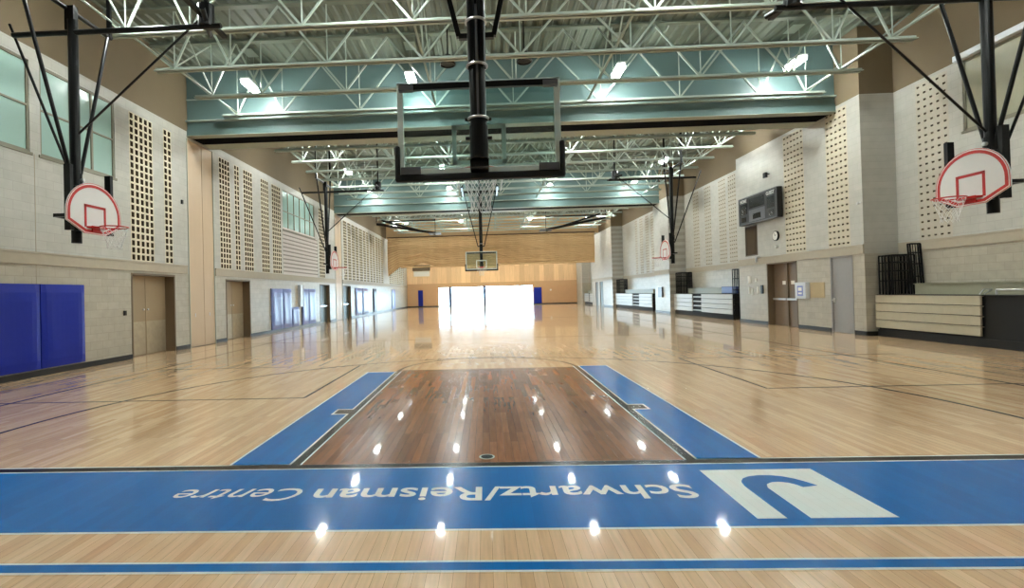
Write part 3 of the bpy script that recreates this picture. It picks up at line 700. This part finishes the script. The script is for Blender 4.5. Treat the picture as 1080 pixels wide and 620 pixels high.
# ------------------------------------------------------------------ wall pads
def wall_pad(x, sgn, y0, y1, z0, z1, m_, label, group, th=.09):
    e = tag(empty('wall_pad', (x, y0, z0)), label, 'wall pad', group); w, h = y1-y0, z1-z0
    n1, n2 = 10, 10; b = MB(); g = {}
    for i in range(n1+1):
        for j in range(n2+1):
            u, v = i/n1, j/n2; k = min(1, 6*min(u, 1-u), 6*min(v, 1-v)); k = k**.5
            g[i, j] = (-sgn*(th*.55+th*.45*k + .006*math.sin(7*u+3*v)*k), u*w, v*h)
    for i in range(n1):
        for j in range(n2):
            q = [g[i,j], g[i+1,j], g[i+1,j+1], g[i,j+1]]; b.face(q if sgn < 0 else q[::-1])
    for i in range(n1):
        for j, fl in ((0, 1), (n2, -1)):
            p, q = g[i,j], g[i+1,j]; f4 = [(0,p[1],p[2]), (0,q[1],q[2]), q, p]; b.face(f4[::fl*(1 if sgn < 0 else -1)])
    for j in range(n2):
        for i, fl in ((0, -1), (n1, 1)):
            p, q = g[i,j], g[i,j+1]; f4 = [(0,p[1],p[2]), (0,q[1],q[2]), q, p]; b.face(f4[::fl*(1 if sgn < 0 else -1)])
    b.build('pad_cover', m_, e, smooth=True)
    b = MB(); b.box((-sgn*.001, 0, 0), (-sgn*.02, w, h)); b.build('backing_board', M['pad_d'], e)
    return e
G = 'blue wall pads by the near left door'
wall_pad(XL, -1, 10.76, 11.97, .16, 2.03, M['pad'], 'royal blue vinyl wall pad with creases, the one nearest the taupe door', G)
wall_pad(XL, -1, 9.52, 10.74, .16, 2.03, M['pad'], 'royal blue vinyl wall pad cut by the left edge of the view', G)
wall_pad(XL, -1, 8.28, 9.5, .16, 2.03, M['pad'], 'royal blue vinyl wall pad just outside the left edge of the view', G)
G2 = 'pale blue pads in the second bay'
wall_pad(XL, -1, 22.75, 24.0, .12, 2.03, M['pad2'], 'pale blue wall pad on the left wall, nearest the camera of the second bay set', G2)
wall_pad(XL, -1, 24.02, 25.1, .12, 2.03, M['pad2'], 'pale blue wall pad with crossed creases, second from the camera in the second bay', G2)
wall_pad(XL, -1, 25.12, 26.1, .12, 1.1, M['pad2'], 'short pale blue pad below the white panel on the left wall', G2)
wall_pad(XL, -1, 26.6, 27.5, .12, 2.05, M['pad2'], 'pale blue wall pad past the white panel on the left wall', G2)
wall_pad(XL, -1, 27.52, 28.7, .12, 2.05, M['pad2'], 'pale blue wall pad on the left wall, nearest the dark teal door', G2)
b = MB(); b.box((XL, 26.12, 1.1), (XL+.14, 26.55, 2.25)); b.box((XL+.14, 26.5, 1.1), (XL+.15, 26.55, 2.25), 1); tag(b.build('wall_cabinet', [M['cabinet'], M['blk']], bevel=.01), 'white box on the left wall between the pale blue pads', 'cabinet')
G3 = 'dark edged pads in the third bay'
for a, c, lab in ((37.7, 39.6, 'nearest the dark teal door'), (39.8, 41.6, 'second'), (43.7, 44.9, 'third, standing alone'), (52.4, 54.2, 'past the divider curtain')):
    wall_pad(XL, -1, a, c, .12, 2.2, M['pad_d'] if a in (43.7,) else M['pad2'], 'wall pad far down the left wall in the third bay, %s' % lab, G3, th=.12)
for x0, x1, lab in ((-8.5,-7.9,'left of the glazed doors'),(6.0,6.95,'right of the glazed doors')):
    e = tag(empty('wall_pad', (x0, YF, 0)), 'dark violet blue pad on the far wall, %s' % lab, 'wall pad', 'far wall pads')
    b = MB(); b.box((0, -.1, .12), (x1-x0, -.02, 2.1)); b.build('pad_cover', M['pad'], e, bevel=.02); b = MB(); b.box((0, -.02, .12), (x1-x0, 0, 2.1)); b.build('backing_board', M['pad_d'], e)

# ------------------------------------------------------------------ bleachers
def bleacher(y0, y1, ystart_aisle, yend_aisle, m_f, label, xf=11.55, tiers=4, xw=XR2, s0=.15, s1=None, steps=True):
    e = tag(empty('bleacher', (xf, y0, 0)), label, 'bleacher', 'closed bleachers')
    L_ = y1-y0; A0, A1 = ystart_aisle-y0, yend_aisle-y0
    segs = [(0, A0), (A1, L_)] if 0 < A0 < A1 < L_ else ([(A1, L_)] if A0 <= 0 else [(0, A0)])
    segs = [s for s in segs if s[1]-s[0] > .05]
    b = MB(); b.box((.10, 0, 0), (xw-xf-.02, L_, 1.20)); b.box((.06, 0, 0), (.12, L_, .2)); b.build('understructure', M['bl_dark'], e)
    for a, c in segs:
        for k in range(tiers):
            z = .26+k*.242
            b = MB(); b.box((.004*k, a, z), (.05+.004*k, c, z+.212)); b.box((-.012+.004*k, a, z+.206), (.10, c, z+.224), 0); b.build('seat_fascia', m_f, e, bevel=.004)
    b = MB(); b.box((.05, 0, 1.2), (xw-xf-.02, L_, 1.225)); b.build('top_deck', M['bl_dark'], e)
    b = MB(); s1 = L_ if s1 is None else s1; b.box((.45, s0, 1.225), (.62, s1, 1.50)); b.box((.41, s0, 1.50), (.76, s1, 1.535)); b.build('rear_seat_row', M['bl_seat'], e)
    if steps:
        for k in range(tiers):
            b = MB(); b.box((.02+.01*k, A0+.02, .30+k*.242), (.08, A1-.02, .36+k*.242)); b.build('aisle_step', m_f, e)
    return e
bl1 = bleacher(8.5, 15.36, 8.5, 12.2, M['bl_tan'], 'closed tan bleacher in the recess at the right edge of the view', s1=6.0, steps=False)
bl2 = bleacher(24.05, 31.35, 27.45, 28.65, M['bl_grey'], 'closed light grey bleacher with a dark aisle gap, in the recess past the brown door', s0=1.95, s1=6.2)
bl3 = bleacher(35.5, 45.3, 38.4, 40.2, M['bl_grey'], 'distant closed light grey bleacher in the third bay recess', s0=1.0, s1=8.2)
bl4 = bleacher(54.2, 59.4, 56.4, 57.0, M['bl_grey'], 'farthest closed bleacher near the far end wall')
def rail_rack(loc, n, dy, h, label, lean=0, w=.5):
    e = tag(empty('railing', loc), label, 'railing', 'stored bleacher rails')
    for k in range(n):
        b = MB(); y = k*dy
        b.path([(0,y,0),(0,y+lean,h),(w,y+lean,h),(w,y,0)], .022, 8)
        for q in (.35, .6, .82): b.tube((0,y+lean*q,h*q), (w,y+lean*q,h*q), .016, 8)
        for q in (.25, .5, .75): b.tube((w*q,y,0), (w*q,y+lean,h), .010, 6)
        b.build('rail_frame', M['blk'], e)
    return e
rail_rack((11.62, 14.78, 1.235), 5, .12, 1.12, 'black folded guard rails standing on the near bleacher against the pillar', 0, .62)
rail_rack((12.02, 14.55, 1.235), 2, .08, 1.42, 'taller leaning black rails on the near bleacher', .1, .28)
rail_rack((11.62, 30.35, 1.235), 6, .15, 1.25, 'dark folded rails stacked at the far end of the grey bleacher', 0, .65)
rail_rack((11.45, 23.55, 0.01), 2, .18, 2.35, 'tall black rail standing on the floor at the near end of the grey bleacher', 0, .28)
rail_rack((11.62, 44.0, 1.235), 6, .2, 1.2, 'dark folded rails on the distant bleacher', 0, .65)
b = MB(); b.box((11.9, 24.3, 1.235), (12.0, 25.85, 1.58)); tag(b.build('folded_mat', M['bluepl'], bevel=.03), 'blue pad on top of the grey bleacher beside the tall rail', 'mat')
b = MB(); b.path([(11.75,10.2,1.35),(11.75,12.0,1.35)], .02); b.path([(11.75,12.0,1.35),(11.75,12.0,1.24)], .02); b.path([(11.75,10.2,1.35),(11.75,10.2,1.24)], .02); tag(b.build('hand_rail', M['chrome']), 'thin bright rail lying on the dark end of the near bleacher', 'railing')
b = MB(); b.path([(11.7,12.35,1.24),(11.8,12.35,1.36),(12.0,12.35,1.36),(12.0,12.55,1.24)], .012); b.v = [(p[0]-11.55, p[1]-8.5, p[2]) for p in b.v]; b.build('rail_bracket', M['chrome'], bl1)

# ------------------------------------------------------------------ items on the right wall
e = tag(empty('scoreboard', (XR-.02, 20.85, 4.75)), 'black electronic scoreboard on the right wall above the louvre', 'scoreboard')
b = MB(); b.box((-.22, -1.45, -.58), (-.02, 1.45, .58)); b.build('housing', M['sb'], e, bevel=.01)
b = MB(); x = -.235
for a, c, p, q in ((-1.42,1.42,.54,.58),(-1.42,1.42,-.58,-.54),(-1.42,-1.38,-.58,.58),(1.38,1.42,-.58,.58)): b.box((x, a, p), (-.22, c, q))
b.build('edge_trim', M['sbg'], e)
for a, c, p, q in ((-.55,.55,.05,.45),(-1.25,-.75,-.15,.3),(.75,1.25,-.15,.3),(-1.2,-.85,-.45,-.25),(.85,1.2,-.45,-.25),(-.3,.3,-.42,-.2)):
    b = MB(); b.box((-.228, a, p), (-.219, c, q)); b.build('display_window', M['sbd'], e)
b = MB(); b.box((-.225, -.6, -.5), (-.2195, .6, -.02)); b.build('lower_panel', M['sbg'], e)
def wall_text(body, y0, y1, z0, z1, parent):
    cu = bpy.data.curves.new('lettering', 'FONT'); cu.body = body; cu.extrude = .001; cu.offset = .02
    t = bpy.data.objects.new('t', cu); COL.objects.link(t); bpy.context.view_layer.update(); me = bpy.data.meshes.new_from_object(t); bpy.data.objects.remove(t)
    xs = [v.co.x for v in me.vertices]; ysx = [v.co.y for v in me.vertices]; xa, xb, ya, yb = min(xs), max(xs), min(ysx), max(ysx)
    for v in me.vertices: v.co = (-.229 if v.co.z > 0 else -.222, y0+(y1-y0)*(v.co.x-xa)/(xb-xa), z0+(z1-z0)*(v.co.y-ya)/(yb-ya))
    me.materials.clear(); me.materials.append(M['sbw']); o = bpy.data.objects.new('lettering', me); COL.objects.link(o); o.parent = parent
wall_text('HOME', 1.28, .76, .36, .5, e); wall_text('GUEST', -.72, -1.28, .36, .5, e)
e = tag(empty('wall_louvre', (XR, 21.3, 2.85)), 'brown louvred vent in the right wall below the scoreboard', 'vent')
b = MB(); b.box((0,0,0),(.10,.05,1.3)); b.box((0,.95,0),(.10,1,1.3)); b.box((0,.05,0),(.1,.95,.05)); b.box((0,.05,1.25),(.1,.95,1.3)); b.box((.1,0,0),(.118,1,1.3)); b.build('vent_frame', M['vent'], e)
for k in range(9):
    b = MB(); b.box((.02,.08+k*.098,.05),(.08,.10+k*.098,1.25)); b.build('louvre_blade', M['jamb'], e)
e = tag(empty('wall_clock', (XR, 19.93, 3.5)), 'round white wall clock between the scoreboard and the block strip', 'clock')
b = MB(); b.tube((-.001,0,0), (-.06,0,0), .19, 28); b.build('clock_case', M['blk'], e)
b = MB(); b.tube((-.06,0,0), (-.066,0,0), .165, 28); b.build('clock_face', M['paper'], e)
b = MB(); b.tube((-.07,0,0), (-.07,.03,.12), .006, 5); b.tube((-.07,0,0), (-.07,-.08,.04), .006, 5); b.build('clock_hand', M['blk'], e)
b = MB(); b.tube((XR-.001,19.93,3.08), (XR-.05,19.93,3.08), .06, 16); tag(b.build('signal_bell', M['paper']), 'small white round device under the wall clock', 'bell')
e = tag(empty('defibrillator_cabinet', (XR, 18.02, 1.08)), 'white glazed defibrillator cabinet beside the brown double door', 'cabinet')
b = MB(); b.box((-.16,0,0),(-.005,.6,.58)); b.build('cabinet_body', M['cabinet'], e, bevel=.012)
b = MB(); b.box((-.166,.14,.1),(-.16,.46,.46)); b.build('cabinet_window', M['pad2'], e)
b = MB(); b.box((-.17,.2,.16),(-.166,.4,.22)); b.box((-.17,.2,.28),(-.166,.4,.40)); b.build('device', M['paper'], e)
b = MB(); b.box((XR-.02, 17.25, 1.12), (XR-.002, 17.98, 1.64)); tag(b.build('notice_board', M['board']), 'tan rectangular panel on the wall right of the defibrillator cabinet', 'board')
for k, (y, z, w, h) in enumerate(((21.9,1.7,.25,.3),(21.45,1.75,.12,.15),(22.0,1.25,.12,.3),(21.75,1.2,.12,.28),(21.35,1.25,.1,.3))):
    b = MB(); b.box((XR-.02, y, z), (XR-.002, y+w, z+h)); lab = ['square pale notice, topmost left of the group left of the brown door','small notice right of the square one, left of the brown door','narrow white plate at the lower left of the group left of the brown door','narrow white plate in the lower middle of the group left of the brown door','narrow white plate lower right of the group left of the brown door'][k]
    tag(b.build('wall_notice', M['paper']), lab, 'notice', 'plates left of the brown door')
b = MB(); b.box((XR-.05, 20.95, 1.25), (XR-.002, 21.1, 1.6)); tag(b.build('card_reader', M['blk'], bevel=.01), 'black card reader at the left side of the brown door', 'card reader')
e = tag(empty('door_chime', (XR, 21.05, 2.75)), 'small camera hanging on an arm above the left side of the brown door', 'camera')
b = MB(); b.box((-.2,0,-.02),(0,.05,.02)); b.build('bracket', M['chrome'], e); b = MB(); b.tube((-.2,.02,-.02),(-.2,.02,-.2), .04, 12); b.build('camera_body', M['cabinet'], e)
b = MB(); b.tube((XR-.001,20.3,6.0),(XR-.12,20.3,6.0),.03,8); b.box((XR-.2,20.2,5.85),(XR-.12,20.4,6.05)); tag(b.build('sensor', M['blk']), 'small dark sensor box above the scoreboard', 'sensor')
b = MB(); b.tube((XR-.001,15.65,4.0),(XR-.02,15.65,4.0),.04,12); tag(b.build('wall_socket_ring', M['chrome']), 'small round plate near the pillar edge, farther of two', 'wall plate'); 
b = MB(); b.tube((XR-.001,15.55,4.0),(XR-.02,15.55,4.0),.03,12); tag(b.build('wall_socket_ring', M['chrome']), 'small round plate near the pillar edge, closest to the corner', 'wall plate')
for x, y, z, s, lab in ((XL, 13.35, 1.22, 1, 'small black card reader left of the near taupe door'), (XL, 16.05, 4.75, 1, 'small black dot sensor beside the near block strips')):
    b = MB(); b.box((x, y, z), (x+.04, y+.08, z+.13)); tag(b.build('card_reader' if z < 2 else 'sensor', M['blk']), lab, 'card reader' if z < 2 else 'sensor')
b = MB(); b.box((XR+.3, 33.2, 1.0), (XR+.3, 33.2, 1.0))
b = MB(); b.box((XR-.1, 32.6, 1.0), (XR-.002, 33.3, 1.65)); tag(b.build('electrical_box', M['sbg'], bevel=.01), 'grey box on the pillar between the two distant bleachers', 'electrical box')
# far wall items
e = tag(empty('projection_board', (-9.0, YF, 3.85)), 'white board with a dark top unit high on the left of the far wall', 'board')
b = MB(); b.box((0,-.06,0),(2.0,-.003,.65)); b.build('white_panel', M['paper'], e); b = MB(); b.box((-.1,-.2,.7),(2.1,-.003,1.4)); b.build('top_unit', M['jamb'], e)
b = MB(); b.tube((8.1, YF-.003, 1.75), (8.1, YF-.05, 1.75), .12, 20); tag(b.build('wall_fan', M['paper']), 'round pale disc on the far wall right of the glazed doors', 'wall plate')

# ------------------------------------------------------------------ divider curtain
e = tag(empty('divider_curtain', (0, 50, 0)), 'tan divider curtain gathered up across the hall before the far wall', 'curtain')
b = MB(); nx, nz = 420, 14; g = {}
for i in range(nx+1):
    u = i/nx; x = -9.7+20.55*u
    lift = max(0, 1-abs(u-.165)/.07)*.38 - (max(0, .06-u)/.06)*.9
    zb = 4.35+lift+.05*math.sin(u*40)
    for j in range(nz+1):
        v = j/nz; z = zb+(7.3-zb)*v
        y = .04*math.sin(u*130+.4*math.sin(v*3))*(1-.4*v)+.35*math.sin(v*math.pi)*(.6+.4*math.sin(u*11)) + (.12*math.sin(v*20)*max(0, 1-abs(u-.165)/.13) if v < .4 else 0)
        g[i,j] = (x, -y, z)
for i in range(nx):
    for j in range(nz): b.face([g[i,j], g[i+1,j], g[i+1,j+1], g[i,j+1]])
o = b.build('curtain_cloth', M['curtain'], e, smooth=True)
so = o.modifiers.new('solid', 'SOLIDIFY'); so.thickness = .02
b = MB(); b.tube((-9.7, -.1, 4.3), (-9.2, -.1, 4.2), .25, 12, .1)
b = MB(); b.tube((-9.75, 0, 7.34), (10.9, 0, 7.34), .05, 10); b.box((-9.75, 0, 7.32), (10.9, .298, 7.36)); b.build('curtain_pipe', M['peach_d'], e)
b = MB(); b.tube((-8.4, -.15, 4.33), (10.8, -.15, 4.38), .07, 10); b.build('bottom_roll', M['curtain'], e)
